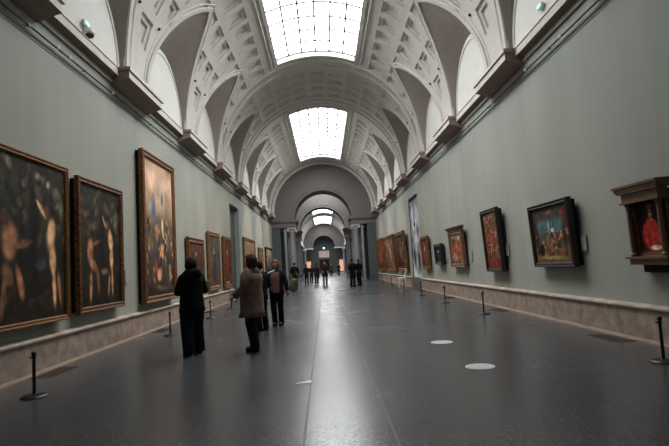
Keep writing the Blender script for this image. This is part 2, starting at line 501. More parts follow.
def column(x, y, h=5.62, r=.34, square=False, label=None):
    root = empty('column', (x, y, 0)); struct(root, label)
    bm = bmesh.new(); box(bm, -r*1.3, r*1.3, -r*1.3, r*1.3, 0, .16); lathe(bm, [(r*1.3,.16),(r*1.32,.22),(r*1.2,.28),(r*1.08,.31),(r*1.16,.36),(r*1.05,.42)])
    finish(bm, 'base', M['column'], root)
    bm = bmesh.new()
    if square: stack(bm, [(.42,0,0,r,r),(h-.45,0,0,r*.9,r*.9)], 4)
    else: lathe(bm, [(r,.42),(r,.9),(r*.99,1.8),(r*.95,3.2),(r*.88,h-.5),(r*.93,h-.47),(r*.93,h-.43)], n=24)
    finish(bm, 'shaft', M['column'], root, smooth=not square)
    bm = bmesh.new(); lathe(bm, [(r*.9,h-.43),(r*1.0,h-.34),(r*1.15,h-.26)])
    for s in (-1, 1):
        tube(bm, [(s*r*1.12, -r*1.0, h-.24), (s*r*1.12, r*1.0, h-.24)], .12, 12)
    box(bm, -r*1.3, r*1.3, -r*1.2, r*1.2, h-.15, h)
    finish(bm, 'capital', M['cornice'], root)
    return root
def screen(n, y, depth, r=2.98, cx=.1, dz=.15):
    arch_wall('wall_arch_screen' if n == 1 else 'wall_second_arch_screen', y, depth, r, 6.35+dz, M['endplaster'] if n == 1 else M['plaster'], zb=6.2+dz, cx=cx, m2=M['cornicedark'])  # arch soffits take the brown that has shade in its colour
    bm = bmesh.new()
    for s in (-1, 1):
        xi = cx+s*(r-.12); xo = CX+s*HW
        a, b = min(xi,xo), max(xi,xo)
        box(bm, a, b, y-.02, y+depth+.02, 5.62+dz, 6.1+dz)
        box(bm, a-.08 if s>0 else a, b+.08 if s<0 else b, y-.10, y+depth+.1, 6.1+dz, 6.2+dz)
        box(bm, a-.14 if s>0 else a, b+.14 if s<0 else b, y-.18, y+depth+.18, 6.2+dz, 6.38+dz)
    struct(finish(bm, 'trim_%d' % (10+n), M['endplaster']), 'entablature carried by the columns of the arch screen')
    for s, nm in ((-1,'left'), (1,'right')):
        column(cx+s*(r+.35), y+.45, h=5.62+dz, label='grey stone column of the arch screen')
        column(cx+s*(r+.35), y+depth-.35, h=5.62+dz, label='grey stone column of the arch screen')
        bm = bmesh.new()
        xo = CX+s*HW; a, b = sorted((xo, cx+s*4.5))
        box(bm, a, b, y+.05, y+depth, 0, 5.62+dz)
        struct(finish(bm, 'wall_screen_%s' % nm, M['teal']))
        bm = bmesh.new()
        a, b = sorted((cx+s*3.88, cx+s*4.1)); box(bm, a, b, y+.2, y+depth, 0, 5.62+dz)
        struct(finish(bm, 'trim_%d' % (20+n*2+(s>0)), M['column']), 'grey pilaster beside the columns')
screen(1, YE, 3.0)
# crossing room
YS2 = 61.0
bm = bmesh.new()
for s in (-1, 1): box(bm, CX+s*HW, CX+s*(HW+.5), YE, YS2+70, 0, 7.2)
struct(finish(bm, 'wall_far_rooms', M['teal']))
vault('ceiling_crossing', YE+2.9, YS2, [(57.2, 59.4)], [], False, False)
skylight(3, 57.2, 59.4, 2.0)  # unseen skylight, added to light the crossing room
screen(2, YS2, 2.6, r=2.72, cx=.0, dz=-.35)
vault('ceiling_far_gallery', YS2+2.4, 131, [(70.,84.),(88.,102.),(109.,127.)], [], False, False)
skylight(4, 70, 84, 2.4); skylight(5, 88, 102, 2.4); skylight(6, 109, 127, 2.4)
bm = bmesh.new()
for s in (-1, 1): box(bm, CX+s*HW, CX+s*(HW-.4), YS2+2.6, 130, 6.5, 7.05)
struct(finish(bm, 'trim_15', M['cornice']), 'cornice of the far gallery')
bm = bmesh.new(); ring(bm, 105, .6, VR-.3); ring(bm, 86, .6, VR-.3); ring(bm, 66, .6, VR-.3)
struct(finish(bm, 'trim_16', M['plaster']), 'transverse arches of the far gallery')
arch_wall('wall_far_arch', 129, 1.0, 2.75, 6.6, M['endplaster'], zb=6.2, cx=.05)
bm = bmesh.new()
for s in (-1, 1): box(bm, .05+s*2.6, CX+s*HW, 128.8, 130, 6.0, 6.3)
struct(finish(bm, 'trim_17', M['plaster']), 'pale ledge under the far arch')
for s in (-1,1):
    column(CX+s*4.9, 128.2, h=6.0, r=.3, label='grey stone column at the end of the far gallery')
bm = bmesh.new(); box(bm, -7, 7.3, 133, 133.4, 0, 12)
struct(finish(bm, 'wall_end', M['teal']))
# lit openings in the far end wall
def framed_panel(name, x0, x1, z0, z1, y, m, fm, label, cat, w=.18):
    root = empty(name, ((x0+x1)/2, y, z0), 0, label, cat)
    dx = (x1-x0)/2; hh = z1-z0
    bm = bmesh.new(); box(bm, -dx+w, dx-w, -.03, 0, w, hh-w); finish(bm, 'panel', m, root)
    bm = bmesh.new()
    box(bm, -dx, -dx+w, -.12, 0, 0, hh); box(bm, dx-w, dx, -.12, 0, 0, hh); box(bm, -dx+w, dx-w, -.12, 0, 0, w); box(bm, -dx+w, dx-w, -.12, 0, hh-w, hh)
    finish(bm, 'frame', fm, root)
    return root
framed_panel('lit_doorway', -5.25, -3.35, 0.0, 3.2, 133, M['warmroom'], M['wood'], 'warm-lit doorway in wood frame at the far left of the end wall', 'doorway')
framed_panel('lit_doorway', 3.7, 5.4, 0.0, 3.3, 133, M['warmroom'], M['wood'], 'warm-lit doorway in wood frame at the far right of the end wall', 'doorway')
framed_panel('wall_panel', -1.35, 1.35, 3.9, 5.6, 133, M['palesign'], M['whitemetal'], 'pale rectangular panel high on the far end wall above the doorway', 'panel', .1)
framed_panel('dark_doorway', -1.5, 1.5, 0.0, 3.6, 133, M['backing'], M['wood'], 'dark doorway with brown frame under the pale panel at the far end', 'doorway', .25)
bm = bmesh.new(); bmesh.ops.create_icosphere(bm, subdivisions=2, radius=.16, matrix=Matrix.Translation((0,132.8,6.3)))
tag(finish(bm, 'wall_lamp', M['whitelamp']), 'small bright white lamp above the pale panel on the far wall', 'lamp')

# ------------------------------------------------------------------ rails, cables, camera, emergency lamps
def rail(s):
    X = lambda d: (XL+d if s < 0 else XR-d); nm = 'left' if s < 0 else 'right'
    root = empty('hanging_rail', (X(0), Y0+1, 6.3), 0, 'black picture hanging rail high along the %s wall under the cornice' % nm, 'rail')
    bm = bmesh.new(); tube(bm, [(0,0,.02),(0,YE-Y0-1.2,.02)], .02, 8); o = finish(bm, 'rail', M['black'], root); o.location = (-s*.07,0,0)
    bm = bmesh.new(); tube(bm, [(0,0,0),(0,YE-Y0-1.2,0)], .011, 6); o = finish(bm, 'cable', M['black'], root); o.location = (-s*.03,0,-.11)
    bm = bmesh.new(); tube(bm, [(0,0,.02),(-s*.07,0,.02)], .012, 6); box(bm, -s*.05, -s*.09, -.03, .03, 0, .045)
    st = finish(bm, 'clip', M['black'], root)
    ys = [4.5+2.2*k for k in range(20)]
    for i, y in enumerate(ys):
        c = st if i == 0 else st.copy()
        if i: C.objects.link(c)
        c.parent = root; c.location = (0, y, 0)
    bm = bmesh.new(); lathe(bm, [(.02,-.03),(.04,-.02),(.04,.03),(.02,.05)])
    kn = finish(bm, 'clamp', M['whitemetal'], root)
    for i, y in enumerate([10.09,10.56,12.79] if s < 0 else [10.64,12.6,15.24]):
        c = kn if i == 0 else kn.copy()
        if i: C.objects.link(c)
        c.parent = root; c.location = (-s*.08, y-(Y0+1), .02)
rail(-1); rail(1)
root = empty('security_camera', (XL+.12, 11.4, 7.12), 0, 'small white dome security camera on the left cornice', 'camera')
bm = bmesh.new(); box(bm, -.12, -.06, -.05, .05, .1, .3); tube(bm, [(-.1,0,.22),(-.03,0,.26),(.03,0,.24)], .03, 8); finish(bm, 'bracket', M['whitemetal'], root)
bm = bmesh.new(); lathe(bm, [(.03,.24),(.085,.22),(.10,.15),(.10,.10)], .03, 0); finish(bm, 'housing', M['whitemetal'], root, smooth=True)
bm = bmesh.new(); lathe(bm, [(.015,.01),(.055,.025),(.085,.06),(.093,.10)], .03, 0); finish(bm, 'dome', M['glassdark'], root, smooth=True)
def lamp(x, y, z, label):
    root = empty('emergency_light', (x, y, z), 0, label, 'lamp')
    bm = bmesh.new(); box(bm, -.04, .04, -.12, .12, 0, .11); bevelled(bm, .01); finish(bm, 'casing', M['whitemetal'], root)
    s = 1 if x < 0 else -1
    bm = bmesh.new(); box(bm, s*.04, s*.05, -.10, .10, .025, .085); finish(bm, 'lens', M['greenlamp'], root)
lamp(XL+.06, 11.38, 7.42, 'green emergency light beside the security camera on the left')
lamp(XL+.36, 21.6, 7.05, 'green emergency light on the left cornice above the paintings')
lamp(XR-.06, 11.5, 7.40, 'green emergency light high on the right lunette wall')
lamp(XR-.36, 21.0, 7.05, 'small emergency light on the right cornice')

# ------------------------------------------------------------------ floor things
def disc(x, y, label):
    bm = bmesh.new(); lathe(bm, [(.215,0.0005),(.215,.004)], n=40)
    o = finish(bm, 'floor_sticker', M['disc']); o.location = (x, y, 0); tag(o, label, 'sticker')
disc(2.2, 7.58, 'round pale floor sticker, the nearer of the two on the right')
disc(2.19, 9.98, 'round pale floor sticker, the farther of the two on the right')
bm = bmesh.new(); vs = [(-.11,0,0),(.105,.16,0),(.10,-.02,0),(-.10,-.03,0)]
b = [bm.verts.new((x,y,.001)) for x,y,_ in vs]; t = [bm.verts.new((x,y,.005)) for x,y,_ in vs]
bm.faces.new(b); bm.faces.new(t[::-1])
for i in range(4): bm.faces.new((b[i],b[(i+1)%4],t[(i+1)%4],t[i]))
o = finish(bm, 'floor_marker', M['disc']); o.location = (-.38, 7.22, 0); tag(o, 'small pale arrow-shaped marker stuck on the floor near the centre joint', 'marker')
g0 = None
def grille(x, y, label):
    root = empty('floor_grille', (x, y, 0), 0, label, 'grille', 'floor grilles')
    bm = bmesh.new(); box(bm, -.19, .19, -.5, .5, .0005, .003); finish(bm, 'plate', M['grille'], root)
    bm = bmesh.new()
    for k in range(12): box(bm, -.17, .17, -.46+.08*k, -.43+.08*k, .003, .006)
    finish(bm, 'slats', M['black'], root)
for y in (9.3, 15.2, 21.2, 27.2): grille(XL+.4, y, {9.3:'brown floor grille by the left wall, nearest the camera',15.2:'second floor grille along the left wall, beyond the nearest stanchion',21.2:'third floor grille along the left wall',27.2:'fourth floor grille along the left wall before the doorway'}[y])
for y in (9.3, 15.2, 21.2, 27.2): grille(XR-.4, y, {9.3:'brown floor grille by the right wall, nearest the camera',15.2:'second floor grille along the right wall, beyond the near stanchion',21.2:'third floor grille along the right wall',27.2:'fourth floor grille along the right wall before the doorway'}[y])
def stanchion(x, y, label, first=[None]):
    if first[0] is None:
        root = empty('stanchion')
        bm = bmesh.new(); lathe(bm, [(.17,0),(.175,.012),(.15,.03),(.03,.04)], n=28); finish(bm, 'base', M['black'], root)
        bm = bmesh.new(); lathe(bm, [(.022,.035),(.022,.53),(.028,.54),(.028,.57),(.02,.58)], n=14); finish(bm, 'post', M['black'], root)
        bm = bmesh.new(); bmesh.ops.create_uvsphere(bm, u_segments=14, v_segments=8, radius=.035, matrix=Matrix.Translation((0,0,.60))); finish(bm, 'knob', M['black'], root, smooth=True)
        bm = bmesh.new(); tube(bm, [(0,0,.54),(-.045,0,.545),(-.06,0,.565)], .009, 6); finish(bm, 'hook', M['black'], root)
        first[0] = root
    else: root = copy_tree(first[0])
    root.location = (x, y, 0); tag(root, label, 'stanchion', 'black floor stanchions')
for x, y, l in [(-4.19,7.42,'black stanchion on the left nearest the camera, below the largest dark painting'),
    (-4.2,13.8,'black stanchion just left of the person in black'),
    (-4.14,18.3,'black stanchion on the left just right of the person in black'),
    (-4.14,22.4,'black stanchion on the left next to the person in the taupe coat'),
    (4.65,7.13,'black stanchion at the right edge of the picture'),
    (4.42,14.43,'black stanchion on the right below the tall altarpiece painting'),
    (4.36,18.8,'black stanchion on the right below the gilt framed mid-size painting'),
    (4.38,23.5,'black stanchion on the right in front of the tall banner doorway'),
    (4.3,28.0,'black stanchion on the right in front of the oval-backed chair'),
    (4.4,34.,'black stanchion on the right just beyond the oval-backed chair'),
    (4.4,39.5,'black stanchion on the right, second beyond the chair'),
    (4.4,46.,'farthest black stanchion on the right')]: stanchion(x, y, l)

# oval backed chair
root = empty('oval_back_chair', (4.78, 31.9, 0), math.radians(-75), 'pale oval-backed chair standing against the right dado', 'chair')
root.rotation_euler.z = math.radians(90)
bm = bmesh.new(); stack(bm, [(.52,0,0,.27,.25),(.57,0,0,.29,.27),(.62,0,0,.26,.24)], 20); finish(bm, 'seat', M['paper'], root)
bm = bmesh.new(); tube(bm, [(.25*math.cos(2*PI*i/20), -.24-.05*math.sin(2*PI*i/20), .88+.23*math.sin(2*PI*i/20)) for i in range(21)], .028, 8); finish(bm, 'backrest', M['palesign'], root)
bm = bmesh.new(); stack(bm, [(.70,0,-.235,.12,.02),(.88,0,-.24,.21,.025),(1.06,0,-.27,.12,.02)], 16); finish(bm, 'back_pad', M['oldgold'], root)
for sx in (-1,1):
    for sy in (-1,1):
        bm = bmesh.new(); tube(bm, [(sx*.2,sy*.18,.54),(sx*.22,sy*.19,.3),(sx*.22,sy*.2,0)], [.03,.024,.014], 8); finish(bm, 'leg', M['palesign'], root)
    bm = bmesh.new(); tube(bm, [(sx*.22,-.2,.58),(sx*.2,-.23,.75)], .022, 6); finish(bm, 'back_post', M['palesign'], root)
# barrier-like low ledges under far right paintings

# ------------------------------------------------------------------ paintings
def vcol_mat(name, rough=.6):
    m = bpy.data.materials.new(name); m.use_nodes = True
    nt = m.node_tree; b = nt.nodes['Principled BSDF']
    a = nt.nodes.new('ShaderNodeVertexColor'); a.layer_name = 'paint'
    n = nt.nodes.new('ShaderNodeTexNoise'); n.inputs['Scale'].default_value = 60
    mx = nt.nodes.new('ShaderNodeMix'); mx.data_type = 'RGBA'; mx.blend_type = 'MULTIPLY'; mx.inputs['Factor'].default_value = .2
    nt.links.new(a.outputs['Color'], mx.inputs['A']); nt.links.new(n.outputs['Fac'], mx.inputs['B']); nt.links.new(mx.outputs['Result'], b.inputs['Base Color'])
    b.inputs['Roughness'].default_value = rough; b.inputs['Specular IOR Level'].default_value = .15
    return m
M['canvas'] = vcol_mat('oil_paint')
def smooth(a, b, x):
    t = min(1, max(0, (x-a)/(b-a))); return t*t*(3-2*t)
def canvas_mesh(w, h, pal, blobs, seed, n=4.0, nx=56, wobble=.05, amp=.55):
    """abstract oil surface: pal = [(v, rgb)...] bottom to top, blobs = (u,v,ru,rv,rot,rgb,soft)"""
    ny = max(20, int(nx*h/w)); ny = min(ny, 110)
    me = bpy.data.meshes.new('canvas'); vs, fs, cols = [], [], []
    for j in range(ny+1):
        for i in range(nx+1):
            u, v = i/nx, j/ny
            vs.append(((u-.5)*w, 0, v*h))
            p = Vector((u*n*w/h, v*n, seed))
            du, dv = noise.noise(p)*wobble, noise.noise(p+Vector((7,3,1)))*wobble
            U, V_ = u+du, v+dv
            c = np.array(pal[0][1], float)
            for (va, ca), (vb, cb) in zip(pal, pal[1:]):
                if V_ >= va: t = smooth(va, vb, V_); c = np.array(ca)*(1-t)+np.array(cb)*t
            f = noise.fractal(p*2.2, .8, 2.1, 4)
            c = c*(1+amp*f) + np.array((10,8,4))*max(0, noise.noise(p*4.3))
            for (bu, bv, ru, rv, rot, col, soft) in blobs:
                x, y = (U-bu), (V_-bv); ca, sa = math.cos(rot), math.sin(rot)
                X, Y = (x*ca+y*sa)/ru, (-x*sa+y*ca)/rv
                d = math.sqrt(X*X+Y*Y)
                k = 1-smooth(1-soft, 1+soft*.3, d)
                if k > 0:
                    g = 1+.35*noise.noise(p*5)+.15*(-X)
                    c = c*(1-k)+np.array(col)*g*k
            cc = srgb(*[float(min(255, max(2, q*1.25))) for q in c]); cols.append(cc)
    for j in range(ny):
        for i in range(nx):
            a = j*(nx+1)+i; fs.append((a, a+1, a+nx+2, a+nx+1))
    me.from_pydata(vs, [], fs)
    ca = me.color_attributes.new('paint', 'FLOAT_COLOR', 'POINT')
    ca.data.foreach_set('color', [q for c in cols for q in c])
    me.materials.append(M['canvas'])
    return me
def frame_mesh(name, w, h, fw, fd, prof, m, parent):
    """mitred frame around w x h (outer), front towards -y; prof = list of (t from outer edge 0..1, depth)"""
    bm = bmesh.new()
    def loop(t, d):
        i = fw*t
        return [bm.verts.new(p) for p in ((-w/2+i,-d,i),(w/2-i,-d,i),(w/2-i,-d,h-i),(-w/2+i,-d,h-i))]
    L = [loop(t, d*fd) for t, d in prof]
    for A, B in zip(L, L[1:]):
        for k in range(4): bm.faces.new((A[k], A[(k+1)%4], B[(k+1)%4], B[k]))
    return finish(bm, name, m, parent)
FP = [(0,0),(0,.9),(.1,1),(.25,1),(.35,.85),(.55,.8),(.75,.95),(.85,.9),(1,.55)]
def painting(side, y0, y1, z0, z1, label, pal, blobs, seed, fm='gold', fw=.14, fd=.13, back=0.0, tilt=0, n=4.0, nx=56, wobble=.05, name='framed_painting', amp=.55):
    w, h = y1-y0, z1-z0
    xw = XL if side < 0 else XR
    root = empty(name, (xw-side*(back+.004), (y0+y1)/2, z0), 0, label, 'painting')
    # local -y faces the room; local x runs along the wall
    root.rotation_euler = (math.radians(tilt), 0, PI/2 if side < 0 else -PI/2)
    if side < 0: root.rotation_euler.z = PI/2
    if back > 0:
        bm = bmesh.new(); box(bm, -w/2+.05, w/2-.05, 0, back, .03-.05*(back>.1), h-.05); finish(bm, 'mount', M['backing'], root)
    frame_mesh('frame', w, h, fw, fd, FP, M[fm], root)
    me = canvas_mesh(w-2*fw+.02, h-2*fw+.02, pal, blobs, seed, n, nx, wobble, amp)
    cv = link(bpy.data.objects.new('canvas', me)); cv.parent = root; cv.location = (0, -fd*.5, fw-.01)
    return root
B = lambda *a: a
def crowd(n, u0, u1, v0, v1, ru, rv, cols, seed):
    r = random.Random(seed); out = []
    for i in range(n):
        c = cols[r.randrange(len(cols))]; k = r.uniform(.75, 1.2)
        u, v = r.uniform(u0, u1), r.uniform(v0, v1); out.append((u, v, ru*r.uniform(.6,1.3), rv*r.uniform(.6,1.3), r.uniform(-.6,.6), tuple(q*k for q in c), .45))
        if i % 2 == 0: out.append((u+r.uniform(-.01,.01), v+rv*1.1, ru*.5, ru*.5, 0, (170,128,100), .4))
    return out
flesh, flesh2, shade = (196,150,112), (150,104,74), (104,72,50)
dark = [(0,(26,21,16)),(.35,(27,24,18)),(.6,(33,32,25)),(.85,(40,40,32)),(1,(32,30,25))]
# near left pair: dark woodland stand-ins with loose pale strokes
leaf = lambda n, sd, cols: crowd(n, .02,.98,.55,.98,.035,.03,cols,sd)[::1]
greens = [(54,50,38),(42,40,31),(76,70,54),(30,28,22),(22,20,17),(66,58,40)]
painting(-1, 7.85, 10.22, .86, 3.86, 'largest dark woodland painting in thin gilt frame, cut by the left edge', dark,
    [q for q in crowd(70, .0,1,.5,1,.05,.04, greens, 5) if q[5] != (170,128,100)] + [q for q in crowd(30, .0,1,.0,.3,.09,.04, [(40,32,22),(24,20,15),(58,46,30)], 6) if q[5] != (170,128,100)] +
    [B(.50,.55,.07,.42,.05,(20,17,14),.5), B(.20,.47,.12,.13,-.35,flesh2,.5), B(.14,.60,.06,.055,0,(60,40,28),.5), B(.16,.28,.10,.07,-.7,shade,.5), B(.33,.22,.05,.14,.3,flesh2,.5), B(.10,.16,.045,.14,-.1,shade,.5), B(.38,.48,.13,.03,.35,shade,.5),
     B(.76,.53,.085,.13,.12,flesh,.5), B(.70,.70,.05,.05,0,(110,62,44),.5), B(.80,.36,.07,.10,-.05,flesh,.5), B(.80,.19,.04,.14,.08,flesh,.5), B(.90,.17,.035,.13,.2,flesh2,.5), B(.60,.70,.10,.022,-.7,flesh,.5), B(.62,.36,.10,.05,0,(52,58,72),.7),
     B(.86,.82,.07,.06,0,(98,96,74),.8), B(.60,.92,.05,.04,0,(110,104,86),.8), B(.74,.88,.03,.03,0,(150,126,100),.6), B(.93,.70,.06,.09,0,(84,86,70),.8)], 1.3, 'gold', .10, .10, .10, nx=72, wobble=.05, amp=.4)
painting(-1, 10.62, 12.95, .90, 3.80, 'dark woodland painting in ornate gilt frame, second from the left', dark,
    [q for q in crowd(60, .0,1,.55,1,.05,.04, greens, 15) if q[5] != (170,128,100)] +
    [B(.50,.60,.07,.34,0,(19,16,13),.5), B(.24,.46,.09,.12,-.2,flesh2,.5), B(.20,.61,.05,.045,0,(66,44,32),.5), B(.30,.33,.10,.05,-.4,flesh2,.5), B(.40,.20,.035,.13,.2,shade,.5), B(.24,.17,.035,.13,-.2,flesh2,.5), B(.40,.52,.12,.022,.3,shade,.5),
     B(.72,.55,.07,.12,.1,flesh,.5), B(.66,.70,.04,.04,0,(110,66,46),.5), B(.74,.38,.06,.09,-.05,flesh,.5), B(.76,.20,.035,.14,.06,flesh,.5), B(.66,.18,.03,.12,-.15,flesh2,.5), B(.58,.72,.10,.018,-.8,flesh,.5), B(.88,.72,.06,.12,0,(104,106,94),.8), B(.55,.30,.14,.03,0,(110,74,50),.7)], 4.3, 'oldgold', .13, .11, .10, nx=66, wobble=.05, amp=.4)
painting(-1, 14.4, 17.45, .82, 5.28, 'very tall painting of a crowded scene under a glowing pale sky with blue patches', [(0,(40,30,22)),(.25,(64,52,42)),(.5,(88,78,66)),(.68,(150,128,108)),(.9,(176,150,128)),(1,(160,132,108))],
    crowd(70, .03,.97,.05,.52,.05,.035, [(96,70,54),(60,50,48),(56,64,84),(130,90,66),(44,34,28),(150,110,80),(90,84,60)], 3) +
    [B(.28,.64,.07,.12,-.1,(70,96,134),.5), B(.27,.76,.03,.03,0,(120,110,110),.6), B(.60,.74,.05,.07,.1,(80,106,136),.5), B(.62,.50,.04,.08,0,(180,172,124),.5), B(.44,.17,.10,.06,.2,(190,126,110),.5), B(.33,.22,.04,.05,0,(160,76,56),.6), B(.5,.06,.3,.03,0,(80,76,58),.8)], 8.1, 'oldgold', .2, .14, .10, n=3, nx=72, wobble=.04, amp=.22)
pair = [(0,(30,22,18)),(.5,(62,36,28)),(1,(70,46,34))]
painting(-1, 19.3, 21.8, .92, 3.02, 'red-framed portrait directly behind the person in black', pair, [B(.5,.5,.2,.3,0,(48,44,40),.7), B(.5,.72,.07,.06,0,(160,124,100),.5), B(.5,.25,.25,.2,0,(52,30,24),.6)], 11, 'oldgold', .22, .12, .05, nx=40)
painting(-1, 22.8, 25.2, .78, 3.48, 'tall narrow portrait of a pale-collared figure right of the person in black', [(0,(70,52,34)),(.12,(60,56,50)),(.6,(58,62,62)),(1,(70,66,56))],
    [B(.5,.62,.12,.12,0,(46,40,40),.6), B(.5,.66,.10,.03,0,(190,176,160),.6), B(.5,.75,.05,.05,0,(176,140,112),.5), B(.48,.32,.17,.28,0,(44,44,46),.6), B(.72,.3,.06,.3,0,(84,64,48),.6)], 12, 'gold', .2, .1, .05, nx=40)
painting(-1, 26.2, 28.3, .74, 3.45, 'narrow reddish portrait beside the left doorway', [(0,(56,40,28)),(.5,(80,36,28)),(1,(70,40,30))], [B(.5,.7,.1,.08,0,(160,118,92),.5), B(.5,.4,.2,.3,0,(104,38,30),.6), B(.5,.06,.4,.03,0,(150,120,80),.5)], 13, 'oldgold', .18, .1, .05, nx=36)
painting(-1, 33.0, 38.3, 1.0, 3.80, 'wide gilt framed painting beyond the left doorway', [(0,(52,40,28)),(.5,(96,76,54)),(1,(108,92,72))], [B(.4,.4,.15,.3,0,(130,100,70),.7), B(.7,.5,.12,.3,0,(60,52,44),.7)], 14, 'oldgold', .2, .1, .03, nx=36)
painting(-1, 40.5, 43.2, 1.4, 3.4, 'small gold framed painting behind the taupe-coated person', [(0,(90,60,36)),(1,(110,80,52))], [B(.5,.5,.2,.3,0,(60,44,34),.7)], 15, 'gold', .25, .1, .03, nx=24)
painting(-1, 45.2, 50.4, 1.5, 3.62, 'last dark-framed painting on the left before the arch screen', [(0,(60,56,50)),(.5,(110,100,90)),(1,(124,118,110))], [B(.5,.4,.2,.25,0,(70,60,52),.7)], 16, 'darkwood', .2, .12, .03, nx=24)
# right wall
T = 2.6
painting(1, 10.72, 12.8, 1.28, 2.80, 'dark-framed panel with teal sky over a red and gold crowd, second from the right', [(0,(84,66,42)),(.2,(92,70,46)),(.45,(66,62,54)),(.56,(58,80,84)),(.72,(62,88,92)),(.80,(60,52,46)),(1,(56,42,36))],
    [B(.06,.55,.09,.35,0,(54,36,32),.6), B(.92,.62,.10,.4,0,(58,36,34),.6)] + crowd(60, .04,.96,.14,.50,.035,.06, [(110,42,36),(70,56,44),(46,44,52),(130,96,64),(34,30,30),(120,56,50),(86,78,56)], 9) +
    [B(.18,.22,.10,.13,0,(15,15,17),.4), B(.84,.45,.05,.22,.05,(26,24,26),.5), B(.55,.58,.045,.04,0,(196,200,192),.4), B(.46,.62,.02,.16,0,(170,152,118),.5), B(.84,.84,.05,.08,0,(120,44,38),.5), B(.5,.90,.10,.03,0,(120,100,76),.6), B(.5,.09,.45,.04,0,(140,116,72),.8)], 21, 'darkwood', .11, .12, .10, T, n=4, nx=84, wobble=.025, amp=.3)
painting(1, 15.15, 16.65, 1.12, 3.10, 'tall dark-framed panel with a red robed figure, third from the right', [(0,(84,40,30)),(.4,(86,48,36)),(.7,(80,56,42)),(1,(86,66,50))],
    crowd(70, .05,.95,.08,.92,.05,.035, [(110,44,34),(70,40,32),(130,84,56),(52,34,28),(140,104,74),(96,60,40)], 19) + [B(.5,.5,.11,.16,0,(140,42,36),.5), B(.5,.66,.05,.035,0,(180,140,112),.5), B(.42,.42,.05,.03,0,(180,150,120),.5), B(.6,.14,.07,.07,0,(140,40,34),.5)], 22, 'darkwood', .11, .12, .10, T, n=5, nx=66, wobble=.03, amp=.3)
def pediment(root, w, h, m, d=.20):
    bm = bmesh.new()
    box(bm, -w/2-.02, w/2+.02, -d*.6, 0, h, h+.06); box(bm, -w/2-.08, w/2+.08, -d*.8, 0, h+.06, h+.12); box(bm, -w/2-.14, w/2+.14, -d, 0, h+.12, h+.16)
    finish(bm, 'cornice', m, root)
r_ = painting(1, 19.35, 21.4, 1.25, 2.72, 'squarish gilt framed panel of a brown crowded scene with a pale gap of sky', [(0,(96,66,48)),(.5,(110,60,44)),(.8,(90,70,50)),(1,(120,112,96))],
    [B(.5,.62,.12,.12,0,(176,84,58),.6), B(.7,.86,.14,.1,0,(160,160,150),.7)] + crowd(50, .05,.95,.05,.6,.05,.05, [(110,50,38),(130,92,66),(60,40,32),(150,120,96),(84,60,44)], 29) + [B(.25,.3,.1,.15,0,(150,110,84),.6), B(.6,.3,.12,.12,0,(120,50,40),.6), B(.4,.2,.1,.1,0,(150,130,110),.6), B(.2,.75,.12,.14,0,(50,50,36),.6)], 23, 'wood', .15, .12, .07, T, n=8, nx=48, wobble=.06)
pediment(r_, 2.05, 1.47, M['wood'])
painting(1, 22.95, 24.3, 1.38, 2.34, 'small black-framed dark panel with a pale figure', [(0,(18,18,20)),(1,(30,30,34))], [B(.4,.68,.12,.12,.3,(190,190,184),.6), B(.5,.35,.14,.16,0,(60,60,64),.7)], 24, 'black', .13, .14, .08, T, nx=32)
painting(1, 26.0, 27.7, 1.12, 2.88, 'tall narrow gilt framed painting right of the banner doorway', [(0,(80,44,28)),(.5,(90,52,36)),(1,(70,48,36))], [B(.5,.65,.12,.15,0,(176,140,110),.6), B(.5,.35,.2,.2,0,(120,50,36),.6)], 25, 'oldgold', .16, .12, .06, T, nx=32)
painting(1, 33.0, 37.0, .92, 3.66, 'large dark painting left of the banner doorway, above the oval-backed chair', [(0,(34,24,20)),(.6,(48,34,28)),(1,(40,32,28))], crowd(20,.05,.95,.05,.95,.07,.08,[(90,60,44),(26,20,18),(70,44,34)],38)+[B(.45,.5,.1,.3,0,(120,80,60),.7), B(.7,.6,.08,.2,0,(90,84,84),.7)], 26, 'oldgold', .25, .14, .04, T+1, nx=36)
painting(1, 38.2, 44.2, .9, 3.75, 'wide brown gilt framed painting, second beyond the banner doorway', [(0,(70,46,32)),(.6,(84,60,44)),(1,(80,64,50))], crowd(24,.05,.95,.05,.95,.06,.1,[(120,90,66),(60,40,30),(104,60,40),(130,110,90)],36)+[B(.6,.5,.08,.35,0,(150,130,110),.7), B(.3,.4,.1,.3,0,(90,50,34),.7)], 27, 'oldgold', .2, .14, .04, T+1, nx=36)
painting(1, 45.0, 50.4, .9, 3.85, 'farthest reddish gilt framed painting on the right wall', [(0,(80,40,30)),(.6,(88,48,36)),(1,(84,54,42))], crowd(20,.05,.95,.05,.95,.06,.1,[(120,70,50),(60,34,28),(104,50,36)],37)+[B(.5,.5,.15,.35,0,(130,64,50),.7)], 28, 'oldgold', .2, .14, .04, T+1, nx=30)
